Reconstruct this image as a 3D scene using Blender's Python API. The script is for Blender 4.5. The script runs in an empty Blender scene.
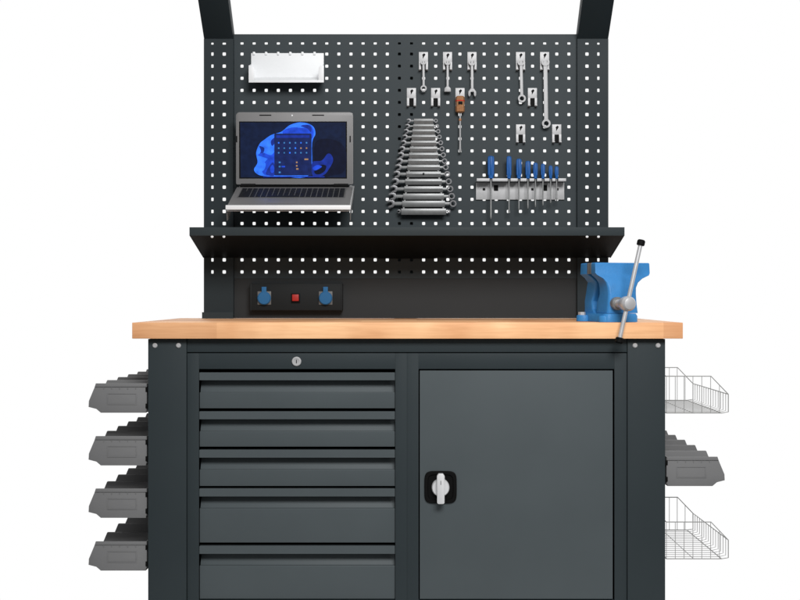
import bpy, bmesh, math, random
from mathutils import Vector, Matrix
random.seed(7)
S = bpy.context.scene
C = S.collection

# ---------------------------------------------------------------- measuring
F, D0, CX, HY = 1140.0, 3.0, 407.0, 297.0
TOP = 0.88                                   # worktop height
ZC = TOP + 25.6*D0/F
def X(px, y): return (px-CX)*(D0+y)/F
def Z(py, y): return ZC-(py-HY)*(D0+y)/F
def L(px, y): return px*(D0+y)/F             # length in photo pixels at depth y

# ---------------------------------------------------------------- materials
def srgb(r, g, b):
    f = lambda c: (c/255/12.92) if c/255 <= .04045 else ((c/255+.055)/1.055)**2.4
    return (f(r), f(g), f(b), 1)
def mat(name, col, rough=.5, metal=0, var=.08, vscale=6, bump=0, bscale=900, spec=.5, emit=None):
    m = bpy.data.materials.new(name); m.use_nodes = True
    n, l = m.node_tree.nodes, m.node_tree.links
    p = n['Principled BSDF']
    p.inputs['Roughness'].default_value = rough
    p.inputs['Metallic'].default_value = metal
    p.inputs['Specular IOR Level'].default_value = spec
    tc = n.new('ShaderNodeTexCoord')
    nz = n.new('ShaderNodeTexNoise'); nz.inputs['Scale'].default_value = vscale; nz.inputs['Detail'].default_value = 5
    l.new(tc.outputs['Object'], nz.inputs['Vector'])
    mx = n.new('ShaderNodeMix'); mx.data_type = 'RGBA'
    mx.inputs[6].default_value = tuple(c*(1-var) for c in col[:3])+(1,)
    mx.inputs[7].default_value = tuple(min(1, c*(1+var)) for c in col[:3])+(1,)
    l.new(nz.outputs['Fac'], mx.inputs[0]); l.new(mx.outputs[2], p.inputs['Base Color'])
    mr = n.new('ShaderNodeMapRange'); mr.inputs[3].default_value = max(.03, rough-.07); mr.inputs[4].default_value = min(1, rough+.07)
    l.new(nz.outputs['Fac'], mr.inputs[0]); l.new(mr.outputs[0], p.inputs['Roughness'])
    if bump:
        n2 = n.new('ShaderNodeTexNoise'); n2.inputs['Scale'].default_value = bscale; n2.inputs['Detail'].default_value = 2
        l.new(tc.outputs['Object'], n2.inputs['Vector'])
        b = n.new('ShaderNodeBump'); b.inputs['Strength'].default_value = bump; b.inputs['Distance'].default_value = .0006
        l.new(n2.outputs['Fac'], b.inputs['Height']); l.new(b.outputs[0], p.inputs['Normal'])
    if emit:
        p.inputs['Emission Color'].default_value = emit; p.inputs['Emission Strength'].default_value = .8
    return m
M = {}
M['frame'] = mat('anthracite_powder_coat', (.0285, .038, .042, 1), .55, bump=.35, spec=.2)
M['upright'] = mat('dark_upright_paint', (.019, .027, .031, 1), .55, bump=.35, spec=.2)
M['wall'] = mat('pegboard_powder_coat', (.036, .046, .051, 1), .55, var=.14, vscale=14, bump=.6, bscale=500, spec=.2)
M['plate'] = mat('back_plate_paint', (.024, .026, .027, 1), .5, bump=.2, spec=.25)
M['front'] = mat('grey_front_paint', (.076, .091, .097, 1), .5, bump=.3, spec=.2)
M['shelf'] = mat('shelf_shade_tone', (.0035, .0060, .0085, 1), .6, bump=.2, spec=.1)  # shade of the underside put into the colour, far darker than the lip
M['housing'] = mat('power_strip_plastic', (.011, .013, .014, 1), .6, spec=.2)
M['black'] = mat('black_plastic', (.004, .004, .004, 1), .6, spec=.1)
M['bin'] = mat('grey_bin_plastic', (.185, .185, .187, 1), .5, bump=.25, spec=.3)
M['zinc'] = mat('galvanised_steel', (.47, .47, .475, 1), .5, .2, var=.15, vscale=90)
M['steel'] = mat('chromed_steel', (.56, .56, .57, 1), .38, .45, var=.12, vscale=60)
M['tool'] = mat('worn_tool_steel', (.33, .33, .335, 1), .5, .25, var=.25, vscale=120)
M['darktool'] = mat('dark_tool_steel', (.13, .13, .135, 1), .4, .5, var=.3, vscale=150)
M['satin'] = mat('satin_steel', (.23, .235, .235, 1), .42, .5, var=.15, vscale=80)
M['wire'] = mat('wire_steel', (.46, .46, .45, 1), .4, .4)
M['white'] = mat('white_paint', (.79, .80, .81, 1), .45, var=.02)
M['blue'] = mat('blue_vise_enamel', (.034, .215, .52, 1), .5, var=.2, vscale=35, bump=.9, bscale=260, spec=.35)
M['handle'] = mat('blue_handle_plastic', (.010, .105, .36, 1), .45, var=.2, vscale=150, spec=.3)
M['socket'] = mat('blue_socket_plastic', (.025, .13, .30, 1), .6, spec=.2)
M['sgrey'] = mat('grey_socket_plastic', (.12, .12, .12, 1), .5)
M['red'] = mat('red_rocker', (.30, .008, .004, 1), .5, emit=(.3, .006, .003, 1))
M['red'].node_tree.nodes['Principled BSDF'].inputs['Emission Strength'].default_value = .3
M['orange'] = mat('amber_handle', (.36, .165, .07, 1), .35, var=.35, vscale=200)
M['redband'] = mat('red_handle_band', (.55, .02, .01, 1), .4)
M['lapgrey'] = mat('laptop_grey', (.165, .162, .162, 1), .45, .1, var=.03)
M['lapsil'] = mat('laptop_silver', (.82, .82, .82, 1), .35, 0, var=.02)
M['key'] = mat('keyboard_well', (.10, .10, .10, 1), .5)
M['keycap'] = mat('key_black', (.009, .010, .013, 1), .5, spec=.2)
M['knob'] = mat('polished_knob', (.72, .72, .73, 1), .4, .15)
def screen(name, rgb, k=1.0):
    m = bpy.data.materials.new(name); m.use_nodes = True
    p = m.node_tree.nodes['Principled BSDF']
    c = srgb(*rgb)
    p.inputs['Base Color'].default_value = (.004, .004, .006, 1); p.inputs['Roughness'].default_value = .35
    p.inputs['Specular IOR Level'].default_value = .06
    n, l = m.node_tree.nodes, m.node_tree.links
    tc = n.new('ShaderNodeTexCoord'); nz = n.new('ShaderNodeTexNoise'); nz.inputs['Scale'].default_value = 60; nz.inputs['Detail'].default_value = 6
    l.new(tc.outputs['Object'], nz.inputs['Vector'])
    mx = n.new('ShaderNodeMix'); mx.data_type = 'RGBA'
    mx.inputs[6].default_value = tuple(v*.35 for v in c[:3])+(1,); mx.inputs[7].default_value = tuple(v*2.0 for v in c[:3])+(1,)
    l.new(nz.outputs['Fac'], mx.inputs[0]); l.new(mx.outputs[2], p.inputs['Emission Color'])
    p.inputs['Emission Strength'].default_value = k
    return m

def wood():
    m = bpy.data.materials.new('beech_staves'); m.use_nodes = True
    n, l = m.node_tree.nodes, m.node_tree.links
    p = n['Principled BSDF']; p.inputs['Roughness'].default_value = .45; p.inputs['Specular IOR Level'].default_value = .35
    tc = n.new('ShaderNodeTexCoord')
    mp = n.new('ShaderNodeMapping'); mp.inputs['Location'].default_value = (.392, .004, 0)
    l.new(tc.outputs['Object'], mp.inputs['Vector'])
    br = n.new('ShaderNodeTexBrick'); br.inputs['Scale'].default_value = 1
    br.inputs['Brick Width'].default_value = .42; br.inputs['Row Height'].default_value = .045
    br.inputs['Mortar Size'].default_value = 0; br.inputs['Bias'].default_value = -.25
    br.offset = .37; br.squash = .7; br.squash_frequency = 3
    br.inputs['Color1'].default_value = (.97, .575, .305, 1)
    br.inputs['Color2'].default_value = (.55, .245, .115, 1)
    br.inputs['Mortar'].default_value = (.40, .20, .10, 1)
    l.new(mp.outputs[0], br.inputs['Vector'])
    m2 = n.new('ShaderNodeMapping'); m2.inputs['Scale'].default_value = (7, 90, 110)
    l.new(tc.outputs['Object'], m2.inputs['Vector'])
    nz = n.new('ShaderNodeTexNoise'); nz.inputs['Scale'].default_value = 1.3; nz.inputs['Detail'].default_value = 6; nz.inputs['Distortion'].default_value = .6
    l.new(m2.outputs[0], nz.inputs['Vector'])
    n3 = n.new('ShaderNodeTexNoise'); n3.inputs['Scale'].default_value = 5; n3.inputs['Detail'].default_value = 2
    l.new(tc.outputs['Object'], n3.inputs['Vector'])
    r = n.new('ShaderNodeValToRGB')
    r.color_ramp.elements[0].position = .3; r.color_ramp.elements[0].color = (.92, .88, .84, 1)
    r.color_ramp.elements[1].position = .62; r.color_ramp.elements[1].color = (1.08, 1.08, 1.08, 1)
    l.new(nz.outputs['Fac'], r.inputs[0])
    mx = n.new('ShaderNodeMix'); mx.data_type = 'RGBA'; mx.blend_type = 'MULTIPLY'; mx.inputs[0].default_value = .8
    l.new(br.outputs['Color'], mx.inputs[6]); l.new(r.outputs[0], mx.inputs[7])
    r2 = n.new('ShaderNodeValToRGB')
    r2.color_ramp.elements[0].position = .35; r2.color_ramp.elements[0].color = (.86, .75, .68, 1)
    r2.color_ramp.elements[1].position = .6; r2.color_ramp.elements[1].color = (1.05, 1.05, 1.05, 1)
    l.new(n3.outputs['Fac'], r2.inputs[0])
    mz = n.new('ShaderNodeMix'); mz.data_type = 'RGBA'; mz.blend_type = 'MULTIPLY'; mz.inputs[0].default_value = 1
    l.new(mx.outputs[2], mz.inputs[6]); l.new(r2.outputs[0], mz.inputs[7])
    l.new(mz.outputs[2], p.inputs['Base Color'])
    return m
M['wood'] = wood()

# ---------------------------------------------------------------- mesh builder
class B:
    def __init__(s, m='frame'): s.v = []; s.f = []; s.mi = []; s.mats = [m]; s.cur = 0
    def use(s, m):
        if m not in s.mats: s.mats.append(m)
        s.cur = s.mats.index(m); return s
    def raw(s, vs, fs):
        o = len(s.v); s.v += [tuple(v) for v in vs]
        for f in fs: s.f.append([i+o for i in f]); s.mi.append(s.cur)
        return s
    def bm(s, b, bev=0, seg=2):
        if bev > 0:
            bmesh.ops.recalc_face_normals(b, faces=b.faces)
            ed = [e for e in b.edges if len(e.link_faces) == 2 and e.calc_face_angle(0) > .5]
            bmesh.ops.bevel(b, geom=ed, offset=bev, segments=seg, affect='EDGES', profile=.6, clamp_overlap=True)
        b.verts.ensure_lookup_table(); b.verts.index_update()
        s.raw([v.co.copy() for v in b.verts], [[v.index for v in f.verts] for f in b.faces]); b.free()
        return s
    def poly(s, pts, ax, a0, a1, bev=0, mtx=None):
        # pts 2D polygon; ax the extrusion axis; the other two axes take pts in x,y,z order
        def put(p, a):
            q = {'x': (a, p[0], p[1]), 'y': (p[0], a, p[1]), 'z': (p[0], p[1], a)}[ax]
            return mtx @ Vector(q) if mtx else Vector(q)
        b = bmesh.new(); n = len(pts)
        v0 = [b.verts.new(put(p, a0)) for p in pts]; v1 = [b.verts.new(put(p, a1)) for p in pts]
        b.faces.new(v0); b.faces.new(v1[::-1])
        for i in range(n): b.faces.new((v0[i], v0[(i+1) % n], v1[(i+1) % n], v1[i]))
        return s.bm(b, bev)
    def box(s, x0, x1, y0, y1, z0, z1, bev=0, mtx=None):
        return s.poly([(x0, z0), (x1, z0), (x1, z1), (x0, z1)], 'y', y0, y1, bev, mtx)
    def loft(s, rings, bev=0, cap=True):
        b = bmesh.new(); R = [[b.verts.new(p) for p in r] for r in rings]; n = len(R[0])
        for a, c in zip(R, R[1:]):
            for i in range(n): b.faces.new((a[i], a[(i+1) % n], c[(i+1) % n], c[i]))
        if cap: b.faces.new(R[0]); b.faces.new(R[-1][::-1])
        return s.bm(b, bev)
    def tube(s, pts, r, n=8):
        pts = [Vector(p) for p in pts]; rr = r if isinstance(r, (list, tuple)) else [r]*len(pts)
        rings = []
        for i, p in enumerate(pts):
            d = (pts[min(i+1, len(pts)-1)]-pts[max(i-1, 0)]).normalized()
            u = d.cross(Vector((0, 0, 1)) if abs(d.z) < .9 else Vector((0, 1, 0))).normalized(); w = d.cross(u)
            rings.append([p+(u*math.cos(t)+w*math.sin(t))*rr[i] for t in [2*math.pi*k/n+math.pi/n for k in range(n)]])
        return s.loft(rings)
    def ringplate(s, cx, cz, ro, ri, y0, y1, n=20, a0=0, a1=2*math.pi):
        full = abs(a1-a0-2*math.pi) < 1e-6
        k = n if full else n+1
        A = [a0+(a1-a0)*i/n for i in range(k)]
        vs = [];
        for y in (y0, y1):
            for r in (ro, ri):
                vs += [(cx+r*math.cos(a), y, cz+r*math.sin(a)) for a in A]
        fs = []
        for i in range(n if full else n):
            j = (i+1) % k
            fs += [(i, j, k+j, k+i), (2*k+i, 3*k+i, 3*k+j, 2*k+j), (i, 2*k+i, 2*k+j, j), (k+i, k+j, 3*k+j, 3*k+i)]
        if not full: fs += [(0, k, 3*k, 2*k), (k-1, 3*k-1, 4*k-1, 2*k-1)]
        return s.raw(vs, fs)
def perf(b, xs, zs, x0, x1, z0, z1, y, hx, hz, t=.0015, hxs=None, hzs=None):
    cx = [x0]+[(a+c)/2 for a, c in zip(xs, xs[1:])]+[x1]
    cz = [z0]+[(a+c)/2 for a, c in zip(zs, zs[1:])]+[z1]
    for i, x in enumerate(xs):
        for j, z in enumerate(zs):
            a = hxs[i] if hxs else hx; h = hzs[j] if hzs else hz; k = .32*min(a, h)
            H = [(x-a+k, z-h), (x+a-k, z-h), (x+a, z-h+k), (x+a, z+h-k), (x+a-k, z+h), (x-a+k, z+h), (x-a, z+h-k), (x-a, z-h+k)]
            O = [(cx[i], cz[j]), (cx[i+1], cz[j]), (cx[i+1], cz[j+1]), (cx[i], cz[j+1])]
            vs = []; fs = []
            for yy in (y, y+t): vs += [(p[0], yy, p[1]) for p in O]+[(p[0], yy, p[1]) for p in H]
            for o in (0, 12):
                h_ = lambda q: o+4+q % 8
                fs += [(o, o+1, h_(1), h_(0)), (o+1, h_(2), h_(1)), (o+1, o+2, h_(3), h_(2)), (o+2, h_(4), h_(3)),
                       (o+2, o+3, h_(5), h_(4)), (o+3, h_(6), h_(5)), (o+3, o, h_(7), h_(6)), (o, h_(0), h_(7))]
            for q in range(8): fs.append((4+q, 4+(q+1) % 8, 16+(q+1) % 8, 16+q))
            b.raw(vs, fs)
def obj(name, b, parent=None, loc=(0, 0, 0), angle=35):
    me = bpy.data.meshes.new(name); me.from_pydata(b.v, [], b.f)
    for m in b.mats: me.materials.append(M[m])
    for p, mi in zip(me.polygons, b.mi): p.material_index = mi
    t = bmesh.new(); t.from_mesh(me); bmesh.ops.remove_doubles(t, verts=t.verts, dist=1e-6)
    bmesh.ops.recalc_face_normals(t, faces=t.faces); t.to_mesh(me); t.free()
    me.shade_smooth(); me.set_sharp_from_angle(angle=math.radians(angle))
    o = bpy.data.objects.new(name, me); C.objects.link(o); o.location = loc
    if parent: o.parent = parent
    return o
def tag(o, label, cat, group=None):
    o['label'] = label; o['category'] = cat
    if group: o['group'] = group
    return o
def thing(name, label, cat, loc=(0, 0, 0), group=None):
    o = bpy.data.objects.new(name, None); C.objects.link(o); o.location = loc; o.empty_display_size = .05
    return tag(o, label, cat, group)
def dup(root, loc, label, group=None):
    r = root.copy(); C.objects.link(r); r.location = loc; r['label'] = label
    if group: r['group'] = group
    for ch in list(root.children):
        c = ch.copy(); C.objects.link(c); c.parent = r
        for g in ch.children:
            d = g.copy(); C.objects.link(d); d.parent = c
    return r
def smooth(pts, n=5):
    out = []; k = len(pts)
    for i in range(k):
        p = [Vector(pts[(i+j-1) % k]) for j in range(4)]
        for q in range(n):
            t = q/n
            out.append(tuple(.5*((2*p[1])+(-p[0]+p[2])*t+(2*p[0]-5*p[1]+4*p[2]-p[3])*t*t+(-p[0]+3*p[1]-3*p[2]+p[3])*t**3)))
    return out

# ---------------------------------------------------------------- workbench
YL = .020                                     # front plane of legs
wt0, wt1 = X(132, 0), X(683, 0)
wz0 = Z(338.7, 0)
DEP = .64
bench = thing('workbench', 'anthracite steel workbench with thick beech worktop', 'workbench')
obj('worktop', B('wood').box(wt0, wt1, 0, DEP, wz0, TOP, .0015), bench)
zt = wz0-.0015
def leg_mesh(x0, x1):
    b = B('frame').box(x0, x1, YL, YL+.045, 0.004, zt, .0015)
    return b
lx = [(X(148, YL), X(186.4, YL)), (X(627.6, YL), X(665.3, YL))]
for (a, c), bx in zip(lx, ((155, 178.5), (635, 658))):
    lg = obj('leg', leg_mesh(a, c), bench)
    for p in bx:
        q = B('zinc'); x = X(p, YL); z = Z(345.5, YL)
        q.loft([[(x+r*math.cos(t), y, z+r*math.sin(t)) for t in [k*math.pi/8 for k in range(16)]] for r, y in ((.0068, YL-.0002), (.0066, YL-.002), (.0045, YL-.0042))])
        obj('bolt', q, lg)
    obj('leg', B('frame').box(a, c, DEP-.09, DEP-.045, .004, zt, .0015), bench)
    xi, xo = (a, a+.012) if a < 0 else (c-.012, c)
    obj('side_panel', B('frame').box(xi, xo, YL+.046, DEP-.091, .12, zt, 0), bench)
ya = YL+.004
obj('front_rail', B('frame').box(lx[0][1]+.0008, lx[1][0]-.0008, ya, ya+.03, Z(352.2, ya), zt, .001), bench)
obj('rear_rail', B('frame').box(lx[0][1]+.0008, lx[1][0]-.0008, DEP-.08, DEP-.05, zt-.08, zt, .001), bench)

# ---------------------------------------------------------------- cabinets
YC = YL+.005
def casing(x0, x1, ox0, ox1, oz1, oz0):
    z1 = Z(353.2, YC); z0 = .10
    b = B('frame')
    b.box(x0, ox0, YC, YC+.018, z0, z1, .0008); b.box(ox1, x1, YC, YC+.018, z0, z1, .0008)
    b.box(ox0, ox1, YC, YC+.018, oz1, z1, .0008); b.box(ox0, ox1, YC, YC+.018, z0, oz0, .0008)
    b.box(x0, x0+.0015, YC+.018, .56, z0, z1); b.box(x1-.0015, x1, YC+.018, .56, z0, z1)
    b.box(x0+.0015, x1-.0015, YC+.018, .56, z1-.0015, z1); b.box(x0+.0015, x1-.0015, YC+.018, .56, z0, z0+.0015)
    b.box(x0+.0015, x1-.0015, .5585, .56, z0+.0015, z1-.0015)
    return b
dc = thing('drawer_cabinet', 'dark steel cabinet of five wide grey drawers under the worktop left of the cupboard', 'drawer cabinet')
xm = X(407, YC)
dx0, dx1 = X(199, YC), X(395.3, YC)
oz1, oz0 = Z(369, YC), Z(600.3, YC)
obj('casing', casing(X(187.2, YC), xm, dx0, dx1, oz1, oz0), dc)
for t, bo in ((372.6, 408.4), (411.6, 446.8), (450.0, 486.2), (488.8, 542.8), (546.2, 599.2)):
    zt_, zb = Z(t, YC), Z(bo, YC)
    yf = YC+.004
    g = L(7.6, YC); g2 = L(11.5, YC); g3 = L(20, YC)
    # pull lip at the top, groove under it and a face that comes forward again
    face = [(yf, zb), (yf+.016, zb), (yf+.016, zt_-g-.0005), (yf+.0125, zt_-g-.0005), (yf+.0125, zt_-g2), (yf+.0012, zt_-g3), (yf, zt_-g3-.001)]
    face = [(yf, zb), (yf+.030, zb), (yf+.030, zt_-.004), (yf+.027, zt_-.004), (yf+.027, zt_-g), (yf+.0120, zt_-g3+.0002), (yf+.0005, zt_-g3), (yf, zt_-g3-.001)]
    d = obj('drawer', B('front').poly(face, 'x', dx0+.0012, dx1-.0012, .0004), dc, angle=20)
    lip = [(yf, zt_-g), (yf+.0015, zt_-g-.0018), (yf+.003, zt_-g), (yf+.013, zt_-.0035), (yf+.013, zt_), (yf+.0008, zt_), (yf, zt_-.001)]
    lip = [(yf-.0045, zt_-g), (yf-.003, zt_-g), (yf-.003, zt_-.0016), (yf+.013, zt_-.0016), (yf+.013, zt_), (yf-.0035, zt_), (yf-.0045, zt_-.001)]
    obj('grip', B('front').poly(lip, 'x', dx0+.0012, dx1-.0012), d, angle=20)
def disc(b, x, z, y, prof, n=24):
    return b.loft([[(x+r*math.cos(t), y+dy, z+r*math.sin(t)) for t in [k*2*math.pi/n for k in range(n)]] for r, dy in prof])
lk = obj('lock', disc(B('zinc'), X(296.6, YC), Z(361.4, YC), YC, ((.0125, 0), (.0125, -.003), (.011, -.0045), (.0075, -.0045), (.0072, -.003))), dc)
obj('keyhole', B('black').box(X(296.6, YC)-.0009, X(296.6, YC)+.0009, YC-.0046, YC-.003, Z(361.4, YC)-.0045, Z(361.4, YC)+.0045), lk)
cb = thing('cupboard', 'dark steel cupboard with one wide grey door and a turn handle, right of the drawers', 'cupboard')
kx0, kx1 = X(418.6, YC), X(614.4, YC)
obj('casing', casing(xm, X(626.8, YC), kx0, kx1, Z(369.0, YC), oz0), cb)
yd = YC+.002
door = obj('door', B('front').box(kx0+.003, kx1-.004, yd, yd+.018, Z(599.2, YC), Z(370.6, YC), .0012), cb)
hx, hz = X(440.5, yd), Z(487, yd)
a = L(16.2, yd); c_ = .013
rr = []
for k in range(32):
    t = 2*math.pi*k/32; e = 5
    rr.append((abs(math.cos(t))**(2/e)*math.copysign(1, math.cos(t)), abs(math.sin(t))**(2/e)*math.copysign(1, math.sin(t))))
hp = obj('handle_plate', B('black').loft([[(hx+a*s*p[0], yd+dy, hz+a*s*p[1]) for p in rr] for s, dy in ((1, -.0002), (1, -.004), (.96, -.0055), (.80, -.0055), (.76, -.002))]), cb)
kn = B('knob'); disc(kn, hx, hz, yd-.002, ((.0235, 0), (.0235, -.010), (.0215, -.014)), 32)
kn.poly([(hx-L(3.7, yd), hz-L(14, yd)), (hx-L(2.6, yd), hz-L(15.2, yd)), (hx+L(2.6, yd), hz-L(15.2, yd)), (hx+L(3.7, yd), hz-L(14, yd)),
         (hx+L(3.9, yd), hz+L(12.5, yd)), (hx+L(2.2, yd), hz+L(14.8, yd)), (hx-L(2.2, yd), hz+L(14.8, yd)), (hx-L(3.9, yd), hz+L(12.5, yd))], 'y', yd-.030, yd-.014, .0025)
kn_ = obj('turn_handle', kn, cb)
obj('keyhole', B('black').box(hx-.0007, hx+.0007, yd-.0304, yd-.028, hz+L(4, yd), hz+L(8, yd)), kn_)

# ---------------------------------------------------------------- tool wall
YP = .58
pit = 12.108
cols = [242+pit*i for i in range(28)]
rows = [54.0+pit*k for k in range(19)]
zr = [Z(r, YP) for r in rows]
ztop, zbot = Z(34.2, YP), Z(278.5, YP)
tw = thing('tool_wall', 'dark perforated tool wall with two uprights at the back of the workbench', 'pegboard')
zs = [Z(43.4, YP)]+zr; zs = zs[::-1]
hz_ = .0048
hzs = [hz_]*19+[.0034]
for sl in (slice(0, 14), slice(14, 28)):
    xs = [X(c, YP) for c in cols[sl]]
    e0 = X(233.5, YP) if sl.start == 0 else X(405.5, YP)
    e1 = X(405.5, YP) if sl.start == 0 else X(577.8, YP)
    b = B('wall'); perf(b, xs, zs, e0, e1, zbot, ztop-.0015, YP, .0048, hz_, hzs=hzs)
    b.box(e0, e1, YP, YP+.014, ztop-.0013, ztop)
    obj('perforated_panel', b, tw)
obj('centre_post', B('frame').box(X(394, YP+.03), X(417, YP+.03), YP+.018, YP+.05, TOP+.001, ztop-.01), tw)
obj('back_plate', B('plate').box(X(233.5, YP), X(577.8, YP), YP+.0017, YP+.0035, TOP+.001, zbot+.004), tw)
YU = YP-.016
def upright(s):
    # built for the left side, mirrored for the right
    b = B('upright')
    x0, x1 = X(203.8, YU), X(233.4, YU)
    if s > 0: x0, x1 = X(577.3, YU), X(608.4, YU)
    cs = (212.4, 224.2) if s < 0 else (587.0, 598.4)
    zz = [Z(r, YU) for r in [43.6]+rows][::-1]
    zt2 = Z(38.8, YU); zb2 = Z(278.5, YU)
    hs = [.0036, .0052] if s < 0 else [.0052, .0036]
    perf(b, [X(c, YU) for c in cs], zz, x0, x1, zb2, zt2, YU, .005, .0052, hxs=hs, hzs=[.0052]*19+[.003])
    b.box(x0, x1, YU, YU+.0015, TOP+.001, zb2)
    b.box(x0, x0+.0015, YU+.0015, YU+.05, TOP+.001, zt2); b.box(x1-.0015, x1, YU+.0015, YU+.05, TOP+.001, zt2)
    u = obj('upright', b, tw)
    # foot flange
    xo = x0-.005 if s < 0 else x1+.005
    obj('foot_plate', B('frame').box(min(xo, x0), max(xo, x1), YU-.004, YU-.0005, TOP+.0005, TOP+.020), u)
    # arm leaning forward at 45 degrees to carry the lamp canopy above the frame
    dz, dy = .30, .325
    xa, xb = x0+.0005, x1-.0005
    A = B('upright')
    A.loft([[(xa, YU, zt2), (xb, YU, zt2), (xb, YU+.05, zt2), (xa, YU+.05, zt2)],
            [(xa, YU-dy, zt2+dz), (xb, YU-dy, zt2+dz), (xb, YU-dy+.05, zt2+dz+.02), (xa, YU-dy+.05, zt2+dz+.02)]], .0008)
    obj('arm', A, tw)
upright(-1); upright(1)

# shelf
YS = .335
sz1, sz0 = Z(227.2, YS), Z(235.6, YS)
sx = L(217.6, YS)
sh = thing('shelf', 'long dark steel shelf crossing the tool wall below the laptop', 'shelf')
ys1 = YU-.0015
sb = Z(257.6, ys1)
b = B('frame'); b.box(-sx, sx, YS, YS+.0015, sz0, sz1, .0005)
obj('front_lip', b, sh)
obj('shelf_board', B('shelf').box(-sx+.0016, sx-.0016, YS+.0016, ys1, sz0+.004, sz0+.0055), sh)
# sloped underside
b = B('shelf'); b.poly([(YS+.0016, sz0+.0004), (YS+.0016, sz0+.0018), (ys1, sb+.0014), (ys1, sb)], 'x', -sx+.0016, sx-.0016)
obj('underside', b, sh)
for s in (-1, 1):
    xx = s*(sx-.0014)
    g = B('shelf').poly([(YS+.0016, sz0), (YS+.0016, sz1), (ys1, sz1), (ys1, sb-.001)], 'x', min(xx, s*sx), max(xx, s*sx))
    obj('end_bracket', g, sh)
    for px in ((212.2, 224.0) if s < 0 else (587.0, 598.4)):
        yy = YS+.004; q = B('white'); disc(q, X(px, yy), Z(236.6, yy), yy, ((.004, .0), (.004, -.0022), (.0025, -.003)), 12)  # added white discs standing in for holes that show the bright backdrop
        obj('hole_dot', q, sh)
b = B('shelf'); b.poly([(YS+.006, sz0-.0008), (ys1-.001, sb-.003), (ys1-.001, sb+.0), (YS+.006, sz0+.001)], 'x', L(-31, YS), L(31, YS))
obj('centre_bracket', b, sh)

# ---------------------------------------------------------------- socket strip
YB = YP-.032
ss = thing('socket_strip', 'black power strip with two blue sockets and a red switch on the back plate', 'power strip')
obj('housing', B('housing').box(X(250.5, YB), X(341.8, YB), YB, YP, Z(310.5, YB), Z(283.5, YB), .003), ss)
obj('end_cap', B('housing').box(X(249.6, YB), X(251.6, YB), YB-.0006, YP, Z(310.9, YB), Z(283.2, YB), .003), ss)
obj('end_cap', B('housing').box(X(340.8, YB), X(342.6, YB), YB-.0006, YP, Z(310.9, YB), Z(283.2, YB), .003), ss)
for px in (264.4, 325.7):
    x, z = X(px, YB), Z(297.8, YB); w = L(6.8, YB)
    s_ = obj('socket', B('sgrey').box(x-w, x+w, YB-.003, YB-.0004, z-w*1.02, z+w*.95, .001), ss)
    b = B('socket'); disc(b, x, z-.001, YB-.003, ((w*.98, 0), (w*.98, -.006), (w*.85, -.009), (w*.3, -.0095)), 28)
    b.box(x-L(2.4, YB), x+L(2.4, YB), YB-.011, YB-.0035, z+w*.7, z+L(11, YB), .0015)
    obj('socket_lid', b, s_)
x, z = X(295.6, YB), Z(298, YB)
sw = obj('switch', B('black').box(x-L(4.4, YB), x+L(4.4, YB), YB-.0025, YB-.0003, z-L(5, YB), z+L(4.6, YB), .0006), ss)
obj('rocker', B('red').box(x-L(3.3, YB), x+L(3.3, YB), YB-.007, YB-.0026, z-L(3, YB), z+L(3.6, YB), .0015), sw)

# ---------------------------------------------------------------- white tray on the wall
y1 = YP-.001; y0 = YP-.062
wb = thing('storage_bin', 'white open-fronted storage bin hooked on the wall above the laptop', 'bin')
xa, xb = X(251.2, y1), X(323.8, y1); xc, xd = X(248.7, y0), X(323.9, y0)
zA, zB = Z(53.2, y1), Z(78.0, y1)
obj('back', B('white').box(xa, xb, y1-.002, y1, zB, zA, .0008), wb)
zf = Z(82.3, y0)
b = B('white')
b.loft([[(xa, y1-.002, zB), (xb, y1-.002, zB), (xb, y1-.002, zB+.002), (xa, y1-.002, zB+.002)], [(xc, y0, zf), (xd, y0, zf), (xd, y0, zf+.003), (xc, y0, zf+.003)]])
b.box(xc, xd, y0-.002, y0, zf-.001, zf+.0065, .0008)
obj('floor_lip', b, wb)
for s, xk, xl in ((1, xc, xa), (-1, xd, xb)):
    z66 = Z(65.5, y0)
    b = B('white')
    b.loft([[(xk, y0, zf+.003), (xk+s*.002, y0, zf+.003), (xk+s*.002, y0, z66), (xk, y0, z66)],
            [(xl, y1-.0025, zB+.0022), (xl+s*.002, y1-.0025, zB+.0022), (xl+s*.002, y1-.0025, z66+.016), (xl, y1-.0025, z66+.016)]])
    b.poly([(xk, zf+.0065), (xk+s*.017, zf+.0065), (xk+s*.016, z66-.006), (xk+s*.010, z66), (xk, z66)], 'y', y0-.0018, y0-.0002, .0004)
    obj('side_wall', b, wb)
for i in range(6):
    px = 254.1+pit*i
    obj('hook', B('white').box(X(px, y1)-.0035, X(px, y1)+.0035, y1-.006, y1-.0022, zA-.006, zA+.0035, .001), wb)

# ---------------------------------------------------------------- laptop + tray
YH, YF = .50, .315
zh, zfr = Z(187, YH), Z(205, YF)
xh0, xh1 = X(236.8, YH), X(352.4, YH)
th = math.atan2(zh-zfr, YH-YF); ln = math.hypot(zh-zfr, YH-YF)
xmid = (xh0+xh1)/2; hw = (xh1-xh0)/2
lap = thing('laptop', 'open grey laptop with a glowing blue screen on its sloping wall tray', 'laptop')
# local frame: origin at hinge top edge, v towards the user down the slope, n up
MB = Matrix.Translation((xmid, YH, zh)) @ Matrix.Rotation(th, 4, 'X')     # local -Y runs to the user, down
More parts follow.
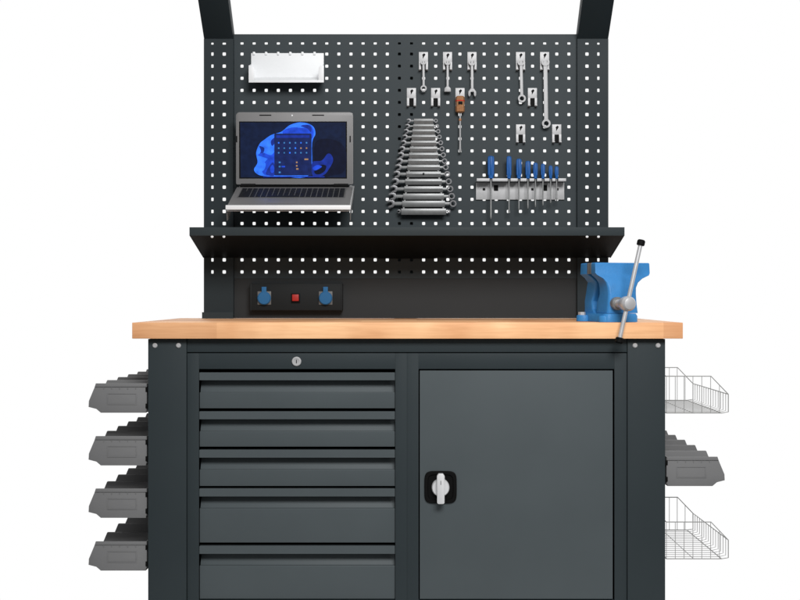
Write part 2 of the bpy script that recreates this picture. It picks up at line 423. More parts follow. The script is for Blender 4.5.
# Rotation(+th) about X sends -Y to (-cos, -sin): down towards the user
b = B('lapgrey'); b.box(-hw, hw, -ln, 0, -.007, 0, .002, MB)
b.use('lapsil').box(-hw-.0004, hw+.0004, -ln-.0008, .0, -.0160, -.0072, .003, MB)
base = obj('base', b, lap)
kb = B('key'); kx0_, kx1_ = -hw+.020, hw-.020; ky0, ky1 = -ln*.60, -ln*.10
kb.box(kx0_-.003, kx1_+.003, ky0-.003, ky1+.003, .0001, .0007, 0, MB)
kb.use('keycap')
nr = 6
for r in range(nr):
    n = 19; wk = (kx1_-kx0_)/n; hk = (ky1-ky0)/nr
    i = 0
    while i < n:
        span = 6 if (r == 0 and i == 5) else (2 if (i in (0,) and r < 4) else 1)
        if i == 15: i += 0
        kb.box(kx0_+i*wk+.0013, kx0_+(i+span)*wk-.0013, ky0+r*hk+.0022, ky0+(r+1)*hk-.0022, .0008, .0026, .0005, MB)
        i += span
obj('keyboard', kb, base)
tp = B('lapsil'); tp.use('lapgrey').box(-.065, .02, -ln*.93, -ln*.66, .0001, .0007, .0002, MB)
obj('touchpad', tp, base)
hg = B('black')
for xx in (-hw+.035, hw-.035): hg.tube([MB @ Vector((xx-.022, .003, .004)), MB @ Vector((xx+.022, .003, .004))], .0055, 12)
hg.box(-hw+.010, hw-.010, .001, .006, -.004, .003, 0, MB)
obj('hinge', hg, lap)
# lid stands upright, leaning very slightly
YLID = YH+.006
z0l, z1l = Z(184.5, YLID), Z(112.3, YLID)
lx0, lx1 = X(236.0, YLID), X(353.2, YLID)
def rrect(x0, x1, z0, z1, rb, rt, n=6):
    P = []
    for cx, cz, r, s in ((x1-rb, z0+rb, rb, -90), (x1-rt, z1-rt, rt, 0), (x0+rt, z1-rt, rt, 90), (x0+rb, z0+rb, rb, 180)):
        for k in range(n+1):
            t = math.radians(s+90*k/n); P.append((cx+r*math.cos(t), cz+r*math.sin(t)))
    return P
ML = Matrix.Translation((0, YLID, z0l)) @ Matrix.Rotation(math.radians(1.0), 4, 'X') @ Matrix.Translation((0, 0, -z0l))
lid = obj('screen_lid', B('lapgrey').poly(rrect(lx0, lx1, z0l, z1l, .005, .012), 'y', 0, .008, .0015, ML), lap)
M['s0'] = screen('display_navy', (13, 25, 52), 1)
M['s1'] = screen('display_bright_blue', (50, 118, 250), 1)
M['s2'] = screen('display_mid_blue', (30, 72, 205), 1)
M['s3'] = screen('display_deep_blue', (22, 46, 140), 1)
M['s4'] = screen('display_menu', (20, 34, 84), 1)
M['s5'] = screen('display_cyan_icon', (60, 120, 180), 1)
M['s6'] = screen('display_amber_icon', (160, 125, 90), 1)
M['s7'] = screen('display_black_blue', (8, 14, 36), 1)
def dp(p):                                    # crop coordinates of the display to lid coordinates
    return (X(225+p[0]/5.217, YLID), Z(105+p[1]/5.217, YLID))
ds = B('black'); ds.box(X(239.2, YLID), X(347.0, YLID), -.0004, .0, Z(178.6, YLID), Z(121.6, YLID), 0, ML)
lay = [0]
def pane(m, pts, sm=True):
    lay[0] += 1; y = -.0005-.00006*lay[0]
    P = smooth(pts, 5) if sm else pts
    ds.use(m).raw([ML @ Vector((q[0], y, q[1])) for q in [dp(p) for p in P]], [list(range(len(P)))])
pane('s0', [(80, 92), (630, 92), (630, 378), (82, 378)], False)
pane('s7', [(470, 200), (560, 180), (628, 230), (625, 340), (560, 368), (480, 370)])
pane('s1', [(152, 335), (170, 300), (163, 250), (180, 205), (205, 182), (245, 156), (295, 140), (335, 108), (385, 92), (435, 98), (464, 118), (472, 152), (455, 200), (440, 366), (300, 374), (200, 370), (165, 358)])
pane('s2', [(300, 140), (350, 118), (410, 120), (440, 105), (462, 130), (455, 175), (400, 190), (330, 170)])
pane('s2', [(190, 330), (215, 290), (250, 260), (270, 300), (262, 360), (210, 366)])
pane('s3', [(215, 362), (225, 330), (250, 300), (262, 330), (258, 368)])
pane('s3', [(180, 215), (205, 225), (200, 250), (178, 262), (188, 240)])
pane('s3', [(455, 300), (505, 290), (535, 255), (556, 262), (564, 292), (545, 330), (515, 366), (460, 372)])
pane('s7', [(470, 330), (500, 312), (528, 318), (520, 345), (492, 362), (468, 356)])
pane('s2', [(458, 328), (480, 314), (506, 320), (490, 334), (468, 342)])
pane('s2', [(172, 262), (200, 250), (240, 262), (262, 240), (262, 262), (235, 282), (200, 272)])
pane('s1', [(170, 318), (192, 300), (212, 306), (206, 336), (180, 350)])
pane('s3', [(240, 190), (262, 168), (300, 156), (292, 176), (262, 200), (246, 214)])
pane('s3', [(395, 110), (430, 104), (452, 122), (448, 142), (430, 124)])
pane('s2', [(236, 330), (248, 312), (258, 330), (254, 352), (240, 352)])
pane('s4', rrect(258, 452, 150, 368, 6, 6), False)
pane('s3', [(268, 158), (442, 158), (442, 172), (268, 172)], False)
for r, yy in enumerate((198, 226, 250)):
    for c in range(6):
        pane(('s6' if (r, c) in ((1, 4), (1, 5)) else 's5') if (r+c) % 4 else 's1', rrect(281+29*c-4, 281+29*c+4, yy-4, yy+4, 2, 2, 2), False)
for xx, yy, w, m in ((286, 300, 5, 's5'), (286, 322, 5, 's5'), (375, 300, 4, 's6'), (375, 318, 4, 's6'), (378, 334, 6, 's6'), (305, 322, 9, 's2'), (286, 352, 5, 's5'), (425, 284, 10, 's6')):
    pane(m, [(xx-w, yy-4), (xx+w, yy-4), (xx+w, yy+4), (xx-w, yy+4)], False)
pane('s3', [(200, 372), (520, 372), (520, 378), (200, 378)], False)
for o_ in (ds,): 
    dsp = obj('display', ds, lid)
cm = B('white'); 
cxm, czm = X(292.3, YLID), Z(115.6, YLID)
cm.box(cxm-.002, cxm+.002, -.0008, 0, czm-.002, czm+.002, 0, ML)
obj('webcam', cm, lid)
for p in (265.5, 318.2):
    obj('rubber_bumper', B('black').poly(rrect(X(p-6, YLID), X(p+6, YLID), Z(115.9, YLID), Z(114.9, YLID), .0012, .0012, 3), 'y', -.0006, 0, 0, ML), lid)
for p in (236.8, 350.2):
    obj('rubber_bumper', B('black').poly(rrect(X(p-.6, YLID), X(p+.6, YLID), Z(142.5, YLID), Z(136, YLID), .001, .001, 3), 'y', -.0006, 0, 0, ML), lid)
# the tray
tr = thing('laptop_tray', 'thin steel wall tray with turned-down edges, sloping under the laptop', 'tray')
t = B('zinc'); hw2 = hw+.003
t.box(-hw2, hw2, -ln-.004, .075, -.0180, -.0166, .0004, MB)
obj('plate', t, tr)
pf = MB @ Vector((0, -ln-.0045, 0))
obj('front_flange', B('white').box(xmid-hw2-.001, xmid+hw2+.001, pf.y-.0018, pf.y, Z(209.6, pf.y), Z(205.2, pf.y), .0004), tr)
for s in (-1, 1):
    xx = s*hw2
    fl = B('satin'); q = [(-ln-.004, -.024), (-ln-.004, -.046), (-ln+.02, -.048), (.06, -.030), (.06, -.024)]
    fl.poly(q, 'x', min(xx, xx-s*.0015), max(xx, xx-s*.0015), 0, MB)
    obj('side_flange', fl, tr)
obj('wall_bracket', B('shelf').box(xmid-.05, xmid+.05, YP-.06, YP-.001, zh-.02, zh-.012, .001), tr)

# ---------------------------------------------------------------- hooks and hanging tools
YK = YP-.004
def hook(px, py, label):
    # fork plate clipped on the board; origin in the centre of its top edge
    t = thing('tool_hook', label, 'hook', (X(px, YK), YK, Z(py, YK)), 'fork hooks on the tool wall')
    w = L(4.6, YK); h = L(18.8, YK); hm = L(10.2, YK); g = L(2.2, YK)
    b = B('zinc')
    b.poly([(-w, -hm), (w, -hm), (w, 0), (-w, 0)], 'y', -.0005, .0035, .0008)
    for s in (-1, 1):
        b.poly([(s*w, -hm+.0005), (s*g, -hm+.0005), (s*g, -h+.001), (s*(g+.001), -h), (s*w, -h)], 'y', -.003, .0030, .0006)
        b.box(min(s*g, s*w)+.0004, max(s*g, s*w)-.0004, -.016, -.003, -h+.001, -h+.003, .0004)
    obj('fork_plate', b, t)
    k = B('black'); k.box(-g*.95, g*.95, .0005, .0025, -h+.002, -hm); 
    obj('fork_slot', k, t)
    k = B('black'); s = L(1.3, YK)
    k.poly([(-.4*s, -L(7, YK)), (.3*s, -L(5.2, YK)), (1.6*s, -L(2.6, YK)), (.6*s, -L(1.2, YK)), (-.9*s, -L(2.8, YK)), (-.5*s, -L(4.4, YK))], 'y', -.0012, -.0004)
    obj('latch', k, t)
    return t
h0 = hook(423.4, 52.0, 'fork hook in the top row holding the leftmost small wrench')
G = 'fork hooks on the tool wall'
for px, py, lb in ((447.5, 52, 'fork hook in the top row holding the blunt-ended wrench, second from the left'),
                   (472.0, 52, 'fork hook in the top row holding the small wrench with open jaws pointing down'),
                   (520.5, 52, 'fork hook in the top row holding the medium ring wrench'),
                   (544.6, 52, 'fork hook in the top row holding the long ring wrench'),
                   (411.4, 88, 'empty fork hook just above the stepped wrench rack, leftmost of all hooks'),
                   (435.6, 88, 'empty fork hook between the two leftmost hanging wrenches, below them'),
                   (460.0, 88, 'fork hook carrying the amber-handled screwdriver'),
                   (532.4, 88, 'empty fork hook between the medium and the long ring wrench'),
                   (520.6, 124.4, 'empty fork hook left of the end of the long ring wrench, above the screwdrivers'),
                   (556.7, 124.4, 'empty fork hook lowest on the right of the long ring wrench')):
    dup(h0, (X(px, YK), YK, Z(py, YK)), lb)
YW = YK-.013
def wrench(name, label, p0, p1, w, end, er, w1=None):
    # p0 top, p1 centre of the lower head; flat shank with a ring or open jaw, head hidden in the fork on top
    a = Vector((X(p0[0], YW), YW, Z(p0[1], YW))); c = Vector((X(p1[0], YW), YW, Z(p1[1], YW)))
    ang = math.atan2(-(c.x-a.x), -(c.z-a.z))
    ln_ = (c-a).length; R = L(er, YW); W = L(w, YW)/2
    b = B('tool')
    m = Matrix.Rotation(ang, 4, 'Y')
    m = Matrix.Rotation(-math.atan2(a.x-c.x, a.z-c.z)*-1, 4, 'Y')
    W1 = W if w1 is None else L(w1, YW)/2
    b.poly([(-W1, -R*.8), (W1, -R*.8), (W, -ln_+0*R), (W*1.15, -ln_+R*.55)] if False else
           [(-W1, R*.2), (-W, -ln_+R*1.2), (-W*1.25, -ln_+R*.75), (W*1.25, -ln_+R*.75), (W, -ln_+R*1.2), (W1, R*.2)], 'y', -.002, .002, .0008, m)
    def put(bb):
        bb2 = B('tool'); bb2.v = [tuple(m @ Vector(v)) for v in bb.v]; bb2.f = bb.f; bb2.mi = bb.mi; return bb2
    o = thing(name, label, 'wrench', a, 'wrenches hanging from fork hooks')
    obj('shank', b, o)
    e = B('tool')
    if end == 'ring': e.ringplate(0, -ln_, R, R*.56, -.004, .004, 24)
    elif end == 'open':
        P = [(-R*.45, R*.95), (-R*1.0, R*.2), (-R*1.0, -R*.75), (-R*.72, -R*1.1), (-R*.42, -R*.7), (-R*.42, R*.05), (0, R*.3), (R*.42, R*.05), (R*.42, -R*.7), (R*.72, -R*1.1), (R*1.0, -R*.75), (R*1.0, R*.2), (R*.45, R*.95)]
        e.poly([(p[0], p[1]-ln_) for p in P], 'y', -.003, .003, .0004)
    else:
        P = [(-R*.3, R*.9), (-R*.9, R*.3), (-R, -R*.7), (R, -R*.7), (R*.9, R*.3), (R*.3, R*.9)]
        e.poly([(p[0], p[1]-ln_) for p in P], 'y', -.004, .004, .0008)
    obj('ring_head' if end == 'ring' else 'jaw', put(e), o)
    # upper head, inside the fork
    e = B('tool'); e.ringplate(0, 0, R*.95, R*.5, -.0035, .0035, 20, math.radians(140), math.radians(400))
    obj('upper_jaw', put(e), o)
wrench('wrench', 'small steel wrench with a ring at its lower end, leftmost of the hanging tools', (423.4, 62), (423.6, 88.5), 2.2, 'ring', 3.1)
wrench('wrench', 'small steel wrench with a blunt square lower end, second from the left', (447.6, 62), (447.6, 89.5), 2.2, 'blunt', 3.4)
wrench('wrench', 'small steel wrench with open jaws at its lower end, right of the amber screwdriver', (472.0, 62), (472.2, 92.5), 2.6, 'open', 3.9)
wrench('wrench', 'medium slightly tilted steel wrench with ring end, left of the longest one', (521.0, 62), (521.8, 98.6), 3.0, 'ring', 3.9)
wrench('wrench', 'longest hanging steel wrench with a ring at its lower end', (545.3, 62), (546.2, 123.6), 4.0, 'ring', 4.3)

# amber screwdriver
xo, yo = X(460.1, YW), YW
sd = thing('screwdriver', 'screwdriver with amber brown handle hanging blade down between the small wrenches', 'screwdriver', (xo, yo, Z(97, YW)))
def vz(p): return -L(p-97, YW)
def lz(b, prof, n=14, ox=0, oy=0):
    return b.loft([[(ox+r*math.cos(t), oy+r*math.sin(t), z) for t in [k*2*math.pi/n for k in range(n)]] for r, z in prof])
hd = obj('handle', lz(B('orange'), [(.011, vz(96.3)), (.0138, vz(97.2)), (.0145, vz(100)), (.0138, vz(104)), (.0145, vz(108)), (.0142, vz(111.8)), (.009, vz(113))], 8), sd)
obj('handle_band', lz(B('redband'), [(.0147, vz(100.6)), (.0147, vz(101.6))], 8), hd)
obj('handle_slot', B('black').box(-.006, .007, -.0150, -.012, vz(105), vz(102.2), .0005), hd)
obj('collar', lz(B('orange'), [(.0036, vz(118.5)), (.0048, vz(119.6)), (.0036, vz(121))], 10), sd)
obj('blade', lz(B('tool'), [(.0030, vz(112.5)), (.0030, vz(140)), (.0030, vz(146)), (.0042, vz(150.5)), (.0028, vz(152.4))], 10), sd)

# ---------------------------------------------------------------- stepped wrench rack
ry = [121.2, 126.6, 131.8, 137.4, 143.2, 149.3, 155.4, 161.5, 167.6, 174.4, 181.8, 189.2, 196.6, 203.9, 211.7]
YR = YP-.03
def ext(y):                                    # rack half-width edges (left, right) in photo px
    t = (y-121.2)/(211.7-121.2); return 414-12.8*t, 433.2+12.8*t
rk = thing('wrench_rack', 'tapered steel rack with stepped rungs holding a column of horizontal wrenches', 'rack')
for i, y in enumerate(ry):
    a_, c_ = ext(y); h = L(2.5 + .6*i/14, YR)
    z = Z(y, YR); p = [(YR-.003, z+h), (YR-.0045, z+h*.2), (YR-.001, z-h), (YR+.0006, z-h), (YR-.0028, z+h*.2), (YR-.0015, z+h)]
    obj('rung', B('satin').poly(p, 'x', X(a_, YR), X(c_, YR), .0003), rk)
for s in (0, 1):
    P = []
    for y, d in ((118.8, 0), (213.6, 0)):
        P.append((X(ext(y)[s]+(1.2 if s == 0 else -1.2), YR), Z(y, YR)))
    w = L(1.6, YR)*(1 if s == 0 else -1)
    obj('side_strip', B('satin').poly([P[0], (P[0][0]+w, P[0][1]), (P[1][0]+w, P[1][1]), P[1]], 'y', YR+.001, YR+.022, 0), rk)
obj('rack_back', B('frame').poly([(X(415, YR), Z(120, YR)), (X(432, YR), Z(120, YR)), (X(445, YR), Z(213, YR)), (X(402, YR), Z(213, YR))], 'y', YR+.022, YR+.0235), rk)
bo = B('black'); disc(bo, X(423.5, YR), Z(174, YR), YR-.0045, ((.0032, 0), (.0032, -.0018)), 12); obj('fixing_screw', bo, rk)
OR = ['topmost', 'second', 'third', 'fourth', 'fifth', 'sixth', 'seventh', 'eighth', 'ninth', 'tenth', 'eleventh', 'twelfth', 'thirteenth', 'fourteenth', 'lowest']
yq = YR+.010
for i, y in enumerate(ry):
    t = i/14
    a_, c_ = ext(y)
    R = .0070+.0060*t
    xl = X(a_-5.0-6.5*t, yq); xr = X(c_+2.6+6.0*t, yq)
    z = Z(y-.3, yq)
    if i == 14: xl = X(a_-2, yq); xr = X(c_+3, yq); R = .006
    lab = 'shortest combination wrench on the topmost rung of the stepped rack' if i == 0 else 'combination wrench on the %s rung of the stepped rack' % (OR[i] if i == 14 else OR[i]+' from the top')
    w = thing('wrench', lab, 'wrench', ((xl+xr)/2, yq, z), 'wrenches in the stepped rack')
    hl = (xr-xl)/2; sw_ = R*.42
    obj('shank', B('satin').poly([(-hl+R*.8, -sw_*.9), (hl-R*.8, -sw_*.7), (hl-R*.8, sw_*.7), (-hl+R*.8, sw_*.9)], 'y', -.002, .002, .0006), w)
    e = B('darktool'); P = [(R*.9, -R*.45), (R*.2, -R), (-R*.7, -R*.95), (-R*1.05, -R*.62), (-R*.6, -R*.42), (0, -R*.4), (R*.25, 0), (0, R*.4), (-R*.6, R*.42), (-R*1.05, R*.62), (-R*.7, R*.95), (R*.2, R), (R*.9, R*.45)]
    ca, sa = math.cos(.26), math.sin(.26)
    e.poly([(-hl+p[0]*ca-p[1]*sa, p[0]*sa+p[1]*ca) for p in P], 'y', -.003, .003, .0003)
    obj('jaw', e, w)
    e = B('darktool'); e.ringplate(hl, 0, R*.85, R*.5, -.0045, .0035, 18); obj('ring_head', e, w)

# ---------------------------------------------------------------- screwdriver holder
YD = YP-.006
hh = thing('screwdriver_holder', 'long bright steel holder bar with a slotted top flange carrying blue-handled screwdrivers', 'holder')
hb = B('zinc'); x0, x1 = X(476, YD), X(564.3, YD)
hb.box(x0, x1, YD, YD+.002, Z(199.6, YD), Z(182.6, YD), .0006)
obj('bar', hb, hh)
ysd = YD-.028
sdx = [490.9, 509.0, 518.9, 527.9, 535.4, 542.9, 550.6, 556.6]
# flange: strips between the slots
edges = [476.5]+sdx+[565.6]
fl = B('zinc'); zfl = Z(180.2, ysd)
fl.box(X(476.4, ysd), X(565.0, ysd), YD-.012, YD-.0003, zfl-.0008, zfl+.0008)
for a_, c_ in zip(edges, edges[1:]):
    fl.box(X(a_+(1.2 if a_ > 477 else 0), ysd), X(c_-(1.5 if c_ < 565 else 0), ysd), ysd-.012, YD-.0122, zfl-.0045, zfl+.0045, .0008)
obj('slotted_flange', fl, hh)
hk = B('black')
for p, q, w, h in ((496, 188, 2.2, 2.9), (545.2, 188, 2.0, 2.9), (484, 189.3, 1.3, 1.2), (532.4, 189.3, 1.2, 1.2), (557.4, 189.3, 1.2, 1.2)):
    hk.box(X(p-w, YD), X(p+w, YD), YD-.0005, YD-.0001, Z(q+h, YD), Z(q-h, YD))
obj('mounting_slot', hk, hh)
sdl = ['largest blue-handled screwdriver standing apart at the left end of the holder',
       'blue-handled screwdriver second from the left, first of the close group', 'blue-handled screwdriver third from the left in the holder',
       'blue-handled screwdriver fourth from the left in the holder', 'blue-handled screwdriver fourth from the right in the holder',
       'blue-handled screwdriver third from the right in the holder', 'blue-handled screwdriver second from the right in the holder',
       'shortest blue-handled screwdriver at the right end of the holder']
for px, w, ty, by, lb in zip(sdx, (7.0, 5.2, 5.8, 5.4, 4.8, 4.4, 4.0, 4.0), (156, 156.2, 158.8, 161, 162.8, 163.8, 165.6, 166.4), (219, 213, 210, 208.5, 207, 205.5, 203, 201), sdl):
    o = thing('screwdriver', lb, 'screwdriver', (X(px, ysd), ysd, zfl), 'screwdrivers in the holder')
    r = L(w/2, ysd); H = Z(ty, ysd)-zfl
    b = B('handle'); n = 18
    def fr(k): return 1.0 if k % 3 else .66
    b.loft([[(r*s*(fr(k) if f else 1)*math.cos(2*math.pi*k/n), r*s*(fr(k) if f else 1)*math.sin(2*math.pi*k/n), z) for k in range(n)]
            for s, z, f in ((.55, .004, 0), (.75, .006, 0), (.7, .012, 0), (.95, .018, 1), (1.0, H*.6, 1), (.98, H-.006, 1), (.85, H-.002, 0), (.45, H, 0))])
    obj('handle', b, o)
    zb = Z(by, ysd)-zfl; rs = .0027 if w > 6 else .0021
    obj('blade', lz(B('satin'), [(rs, .005), (rs, zb+.012), (rs*1.25, zb+.006), (rs*.8, zb)], 10), o)

# ---------------------------------------------------------------- vise
A = math.radians(15)
vo = Vector((X(617, .115), .115, TOP))
MV = Matrix.Translation(vo) @ Matrix.Rotation(A, 4, 'Z')     # local x = jaw width, local -y = spindle axis to the viewer
vise = thing('bench_vise', 'blue cast bench vise with steel bar handle on the right end of the worktop', 'vise')
def ringr(u, a0, a1, z, n=5, rad=.25, du=0):
    # rounded rectangle ring, a measured along the spindle axis
    w, d = u, (a1-a0)/2; cy = (a0+a1)/2; r = min(w, d)*rad; P = []
    for sx_, sy_, st in ((1, 1, 0), (-1, 1, 90), (-1, -1, 180), (1, -1, 270)):
        for k in range(n+1):
            t = math.radians(st+90*k/n)
            P.append(MV @ Vector((du+sx_*(w-r)+r*math.cos(t), -(cy+sy_*(d-r)+r*math.sin(t))*1.0, z)))
    return P
b = B('blue')
b.loft([ringr(.046, -.012, .064, .024, du=-.012), ringr(.043, -.018, .064, .048, du=-.012), ringr(.041, -.003, .062, .075, du=-.012), ringr(.042, -.003, .058, .092, du=-.011), ringr(.047, -.003, .052, .106, rad=.2, du=-.008),
        ringr(.058, -.003, .046, .117, rad=.15, du=-.004), ringr(.076, .004, .040, .126, rad=.1), ringr(.0805, .008, .036, .132, rad=.1), ringr(.080, .008, .034, .158, rad=.1), ringr(.078, .009, .032, .160, rad=.1)])
mj = obj('moving_jaw', b, vise)
b = B('blue')
b.loft([ringr(.045, -.100, -.020, .022, du=-.010), ringr(.044, -.098, -.040, .034, du=-.010), ringr(.044, -.098, -.046, .056, du=-.010), ringr(.042, -.094, -.034, .080, du=-.010), ringr(.045, -.086, -.024, .096, du=-.008), ringr(.054, -.076, -.019, .108, rad=.15),
        ringr(.066, -.070, -.019, .120, rad=.12), ringr(.080, -.066, -.019, .130, rad=.1), ringr(.080, -.062, -.019, .158, rad=.1), ringr(.078, -.060, -.020, .160, rad=.1)])
fj = obj('fixed_jaw', b, vise)
for s, par, (a0, a1) in ((1, mj, (-.005, .0078)), (-1, fj, (-.0188, -.0065))):
    g = B('satin'); g.box(-.0802, .078, -a1, -a0, .130, .1595, .0006, MV); obj('jaw_plate', g, par)
b = B('blue')
b.box(-.026, .012, -.004, .034, .030, .074, .003, MV)
obj('slide', b, vise)
b = B('blue')
b.loft([ringr(.050, -.100, .072, 0.0006, rad=.35, du=-.018), ringr(.050, -.100, .072, .016, rad=.35, du=-.018), ringr(.047, -.098, .068, .023, rad=.35, du=-.018)])
for ux, ay in ((-.072, -.060), (.026, -.060), (-.056, .048), (.012, .052)):
    c = MV @ Vector((ux, -ay, 0))
    b.loft([[(c.x+r*math.cos(t), c.y+r*math.sin(t), TOP+z) for t in [k*2*math.pi/20 for k in range(20)]] for r, z in ((.020, .0007), (.020, .014), (.018, .0175))])
bs = obj('base', b, vise)
for ux, ay in ((-.077, -.060), (.020, -.088)):
    c = MV @ Vector((ux, -ay, 0)); q = B('zinc')
    q.loft([[(c.x+r*math.cos(t), c.y+r*math.sin(t), TOP+z) for t in [k*2*math.pi/6 for k in range(6)]] for r, z in ((.010, .0172), (.010, .026))])
    obj('mounting_bolt', q, bs)
ZB = .050
def ax(a, r): return [MV @ Vector((r*math.cos(t)-.033, -a, ZB+r*math.sin(t))) for t in [k*2*math.pi/28 for k in range(28)]]
b = B('satin'); b.loft([ax(.055, .0175), ax(.076, .0175), ax(.078, .016)]); obj('spindle_collar', b, vise)
AB = .132
b = B('steel'); b.loft([ax(.070, .011), ax(.108, .011), ax(.111, .0165), ax(AB-.012, .0190), ax(AB, .0200), ax(AB+.010, .0190), ax(AB+.015, .0150), ax(AB+.017, .008)])
obj('spindle', b, vise)
dirv = (MV.to_3x3() @ Vector((1, 0, 0)))*math.sin(math.radians(13.6)) + Vector((0, 0, 1))*math.cos(math.radians(13.6))
bc = MV @ Vector((-.033, -AB, ZB))
p0, p1 = bc-dirv*.094, bc+dirv*.160
b = B('steel'); b.tube([p0, p1], .0056, 16); hdl = obj('handle_bar', b, vise)
for p, s in ((p0, -1), (p1, 1)):
    b = B('black'); b.tube([p-dirv*s*.003, p-dirv*s*.001, p+dirv*s*.009, p+dirv*s*.012], [.009, .0105, .0105, .008], 16); obj('end_cap', b, hdl)

# ---------------------------------------------------------------- side bins
YBN = .030
pitch = .120; bw = .112
def bin_mesh():
    # origin: mounting side, top of the rim, near face; extends to -x and +y
    q = lambda px, py: (L(px-148, YBN), -L(py-383.5, YBN))
    prof = [q(147.0, 383.5), q(96.3, 383.5), q(89.0, 401), q(88.7, 407), q(96.5, 409), q(101, 412.8), q(146.0, 412.8), q(147.0, 405)]
    inner = [q(99, 386.5), q(94.5, 400), ]
    b = B('bin')
    t = .0022
    for y in (0, bw-t):
        b.poly(prof, 'y', y, y+t, .0006)
    xr_, xl_ = q(147, 0)[0], q(88.7, 0)[0]
    zb = q(0, 412.8)[1]
    b.box(q(101, 0)[0], q(146, 0)[0], t, bw-t, zb, zb+t)                         # floor
    b.box(xr_-t, xr_, t, bw-t, zb+.006, 0)                                       # back wall
    b.poly([q(101, 412.8), q(96.5, 409), (q(97, 0)[0], q(0, 408.2)[1]), (q(101, 0)[0]+.001, zb+t)], 'y', t, bw-t)
    b.poly([q(96.5, 409), q(88.7, 407), q(88.8, 402.5), (q(89.8, 0)[0], q(0, 402.5)[1]), (q(89.8, 0)[0], q(0, 406)[1]), (q(97, 0)[0], q(0, 408.2)[1])], 'y', t, bw-t)
    # rim rail standing proud along the top of both sides
    for y0_, y1_ in ((-.0022, 0), (bw, bw+.0022)):
        b.poly([q(146.6, 383.3), q(96.2, 383.3), q(95.0, 386.9), q(146.6, 386.9)], 'y', y0_, y1_, .0006)
    # ribs under the rim and the framed panel on the near side
    for px in (104, 112, 120, 128, 136): b.box(q(px, 0)[0]-.0006, q(px, 0)[0]+.0006, -.0014, 0, q(0, 389.2)[1], q(0, 387)[1])
    for a_, c_, d_, e_ in ((107.5, 137, 393.2, 394), (107.5, 137, 403.8, 404.6), (107.5, 108.3, 394, 403.8), (136.2, 137, 394, 403.8)):
        b.box(q(a_, 0)[0], q(c_, 0)[0], -.0011, 0, q(0, e_)[1], q(0, d_)[1], .0002)
    return b
def clip_mesh(k):
    y = -L(k-383.5, YBN); return B('black').box(L(-2.2, YBN), L(.0, YBN), -.0015, .012, y-.009, y+.004, .001)
def make_bin(label, loc, group):
    t = thing('storage_bin', label, 'bin', loc, group)
    obj('bin_body', bin_mesh(), t)
    obj('clip', clip_mesh(388.5), t); obj('clip', clip_mesh(405), t)
    return t
posn = ['frontmost', 'second from the front', 'third from the front', 'fourth from the front', 'rearmost']
rown = ['top', 'second', 'third', 'bottom']
proto = None
xL = X(148, YBN)-.0006
for r, top in enumerate((383.5, 436.2, 488.6, 541.4)):
    zz = Z(top, YBN)
    for i in range(5):
        lb = 'grey plastic bin, %s in the %s row on the left' % (posn[i], rown[r])
        loc = (xL, YBN+pitch*i, zz); grp = 'grey bins hanging on the left side'
        if proto is None: proto = make_bin(lb, loc, grp)
        else: dup(proto, loc, lb, grp)
    obj('bin_rail', B('black').box(xL-.0005, lx[0][0]-.0001, YL+.05, DEP-.1, zz-.055, zz-.006), bench)
# right row: mirrored meshes
def mirror(b):
    b.v = [(-v[0], v[1], v[2]) for v in b.v]; return b
xR = X(665.3, YBN)+.0006; zz = Z(456.8, YBN)
rb = thing('storage_bin', 'grey plastic bin, frontmost in the row between the two wire baskets', 'bin', (xR, YBN, zz), 'grey bins hanging on the right side')
obj('bin_body', mirror(bin_mesh()), rb)
for k in (388.5, 405): obj('clip', mirror(clip_mesh(k)), rb)
for i in range(1, 5):
    dup(rb, (xR, YBN+pitch*i, zz), 'grey plastic bin, %s in the row between the two wire baskets' % posn[i])
obj('bin_rail', B('black').box(lx[1][1]+.0001, xR+.0005, YL+.05, DEP-.1, zz-.055, zz-.006), bench)

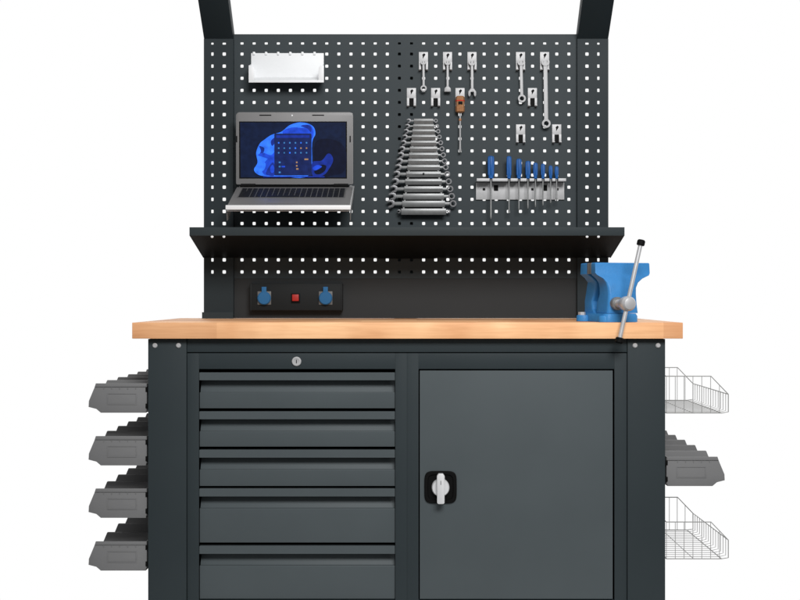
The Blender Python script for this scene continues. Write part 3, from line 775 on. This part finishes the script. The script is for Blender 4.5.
# ---------------------------------------------------------------- wire baskets
def basket(label, bottom):
    y0 = .035; y1 = y0+.375
    x0 = X(665.3, y0)+.003
    xe = X(728.3, y0); xs_ = X(711, y0); xb_ = X(721.5, y0)
    zb = Z(bottom, y0); u = (D0+y0)/F
    zt_ = zb+36.8*u; ze = zb+18.8*u
    t = thing('wire_basket', label, 'basket', (x0, y0, zb), 'wire baskets on the right side')
    R = lambda p: (p[0]-x0, p[1]-y0, p[2]-zb)
    rw, rt = .00085, .00135
    # rim: back top, both sloping sides and front top
    rim = B('wire')
    for y in (y0, y1):
        rim.tube([R((x0, y, zt_)), R((xs_, y, zt_)), R((xe, y, ze))], rt, 6)
        rim.tube([R((xe, y, ze)), R((xe, y, zb+.003)), R((xb_, y, zb)), R((x0, y, zb))], rt, 6)
    rim.tube([R((xe, y0, ze)), R((xe, y1, ze))], rt, 6); rim.tube([R((xb_, y0, zb)), R((xb_, y1, zb))], rt, 6)
    rim.tube([R((x0, y0, zt_)), R((x0, y1, zt_))], rt, 6); rim.tube([R((x0, y0, zb)), R((x0, y1, zb))], rt, 6)
    obj('rim', rim, t)
    for y in (y0, y1):
        sd_ = B('wire'); n = 7
        for k in range(n):
            x = x0+(xe-x0)*k/n
            z = zt_ if x < xs_ else zt_+(ze-zt_)*(x-xs_)/(xe-xs_)
            sd_.tube([R((x, y, zb)), R((x, y, z))], rw, 6)
        sd_.tube([R((x0, y, zb+.014)), R((xe, y, zb+.014))], rw*.8, 6) if False else None
        obj('side_grid', sd_, t)
    fr = B('wire'); n = 15
    for k in range(1, n):
        y = y0+(y1-y0)*k/n
        fr.tube([R((xe, y, ze)), R((xe, y, zb+.004)), R((xb_, y, zb))], rw, 6)
    obj('front_grid', fr, t)
    bt = B('wire')
    for k in range(1, n): 
        y = y0+(y1-y0)*k/n; bt.tube([R((x0, y, zb)), R((xb_, y, zb))], rw*.9, 6)
    for k in range(1, 2):
        x = x0+(xb_-x0)*k/2; bt.tube([R((x, y0, zb-.001)), R((x, y1, zb-.001))], rw, 6)
    obj('bottom_grid', bt, t)
    bk = B('wire')
    for k in range(1, 11):
        y = y0+(y1-y0)*k/11; bk.tube([R((x0, y, zb)), R((x0, y, zt_))], rw, 6)
    obj('back_grid', bk, t)
basket('upper wire basket hanging on the right side of the workbench, above the grey bins', 413.0)
basket('lower wire basket hanging on the right side of the workbench, below the grey bins', 558.8)

# ---------------------------------------------------------------- floor under the bench (below the picture)
M['floor'] = mat('white_floor', (.7, .7, .7, 1), .6)
fo = obj('floor', B('floor').box(-.9, .9, -.35, .46, -.02, 0, .002)); fo['kind'] = 'structure'
for (a, c) in lx:
    pass

# ---------------------------------------------------------------- light
w = bpy.data.worlds.new('World'); S.world = w; w.use_nodes = True
n, l = w.node_tree.nodes, w.node_tree.links
bg = n['Background']; bg.inputs['Strength'].default_value = 1.0
tc = n.new('ShaderNodeTexCoord'); sp = n.new('ShaderNodeSeparateXYZ'); l.new(tc.outputs['Generated'], sp.inputs[0])
rp = n.new('ShaderNodeValToRGB'); mr = n.new('ShaderNodeMapRange')
mr.inputs[1].default_value = -1; mr.inputs[2].default_value = 1
l.new(sp.outputs['Z'], mr.inputs[0]); l.new(mr.outputs[0], rp.inputs[0])
e = rp.color_ramp.elements
e[0].position = .17; e[0].color = (.10, .10, .10, 1)
e[1].position = .345; e[1].color = (1, 1, 1, 1)
m2 = n.new('ShaderNodeMapRange'); m2.interpolation_type = 'SMOOTHSTEP'
m2.inputs[1].default_value = -.35; m2.inputs[2].default_value = .75; m2.inputs[3].default_value = .30; m2.inputs[4].default_value = 1
l.new(sp.outputs['Y'], m2.inputs[0])
mm = n.new('ShaderNodeMix'); mm.data_type = 'RGBA'; mm.blend_type = 'MULTIPLY'; mm.inputs[0].default_value = 1
l.new(rp.outputs[0], mm.inputs[6]); l.new(m2.outputs[0], mm.inputs[7]); l.new(mm.outputs[2], bg.inputs['Color'])
def area(name, loc, target, sx_, sy_, power, col=(1, 1, 1)):
    d = bpy.data.lights.new(name, 'AREA'); d.shape = 'RECTANGLE'; d.size = sx_; d.size_y = sy_; d.energy = power; d.color = col
    o = bpy.data.objects.new(name, d); C.objects.link(o); o.location = loc
    o.rotation_euler = (Vector(target)-Vector(loc)).to_track_quat('-Z', 'Y').to_euler(); return o
area('softbox', (.6, -2.7, 2.8), (0, .2, .85), 1.6, 1.0, 112)

# ---------------------------------------------------------------- camera
cam = bpy.data.cameras.new('Camera'); co = bpy.data.objects.new('Camera', cam); C.objects.link(co)
co.location = (0, -D0, ZC); co.rotation_euler = (math.pi/2, 0, 0)
cam.sensor_width = 36; cam.lens = 36*F/800
cam.shift_x = -(CX-400)/800; cam.shift_y = -(300-HY)/800
cam.clip_end = 100; S.camera = co
S.view_settings.view_transform = 'Standard'; S.view_settings.look = 'None'
S.view_settings.exposure = 0; S.view_settings.gamma = 1
S.render.engine = 'CYCLES'
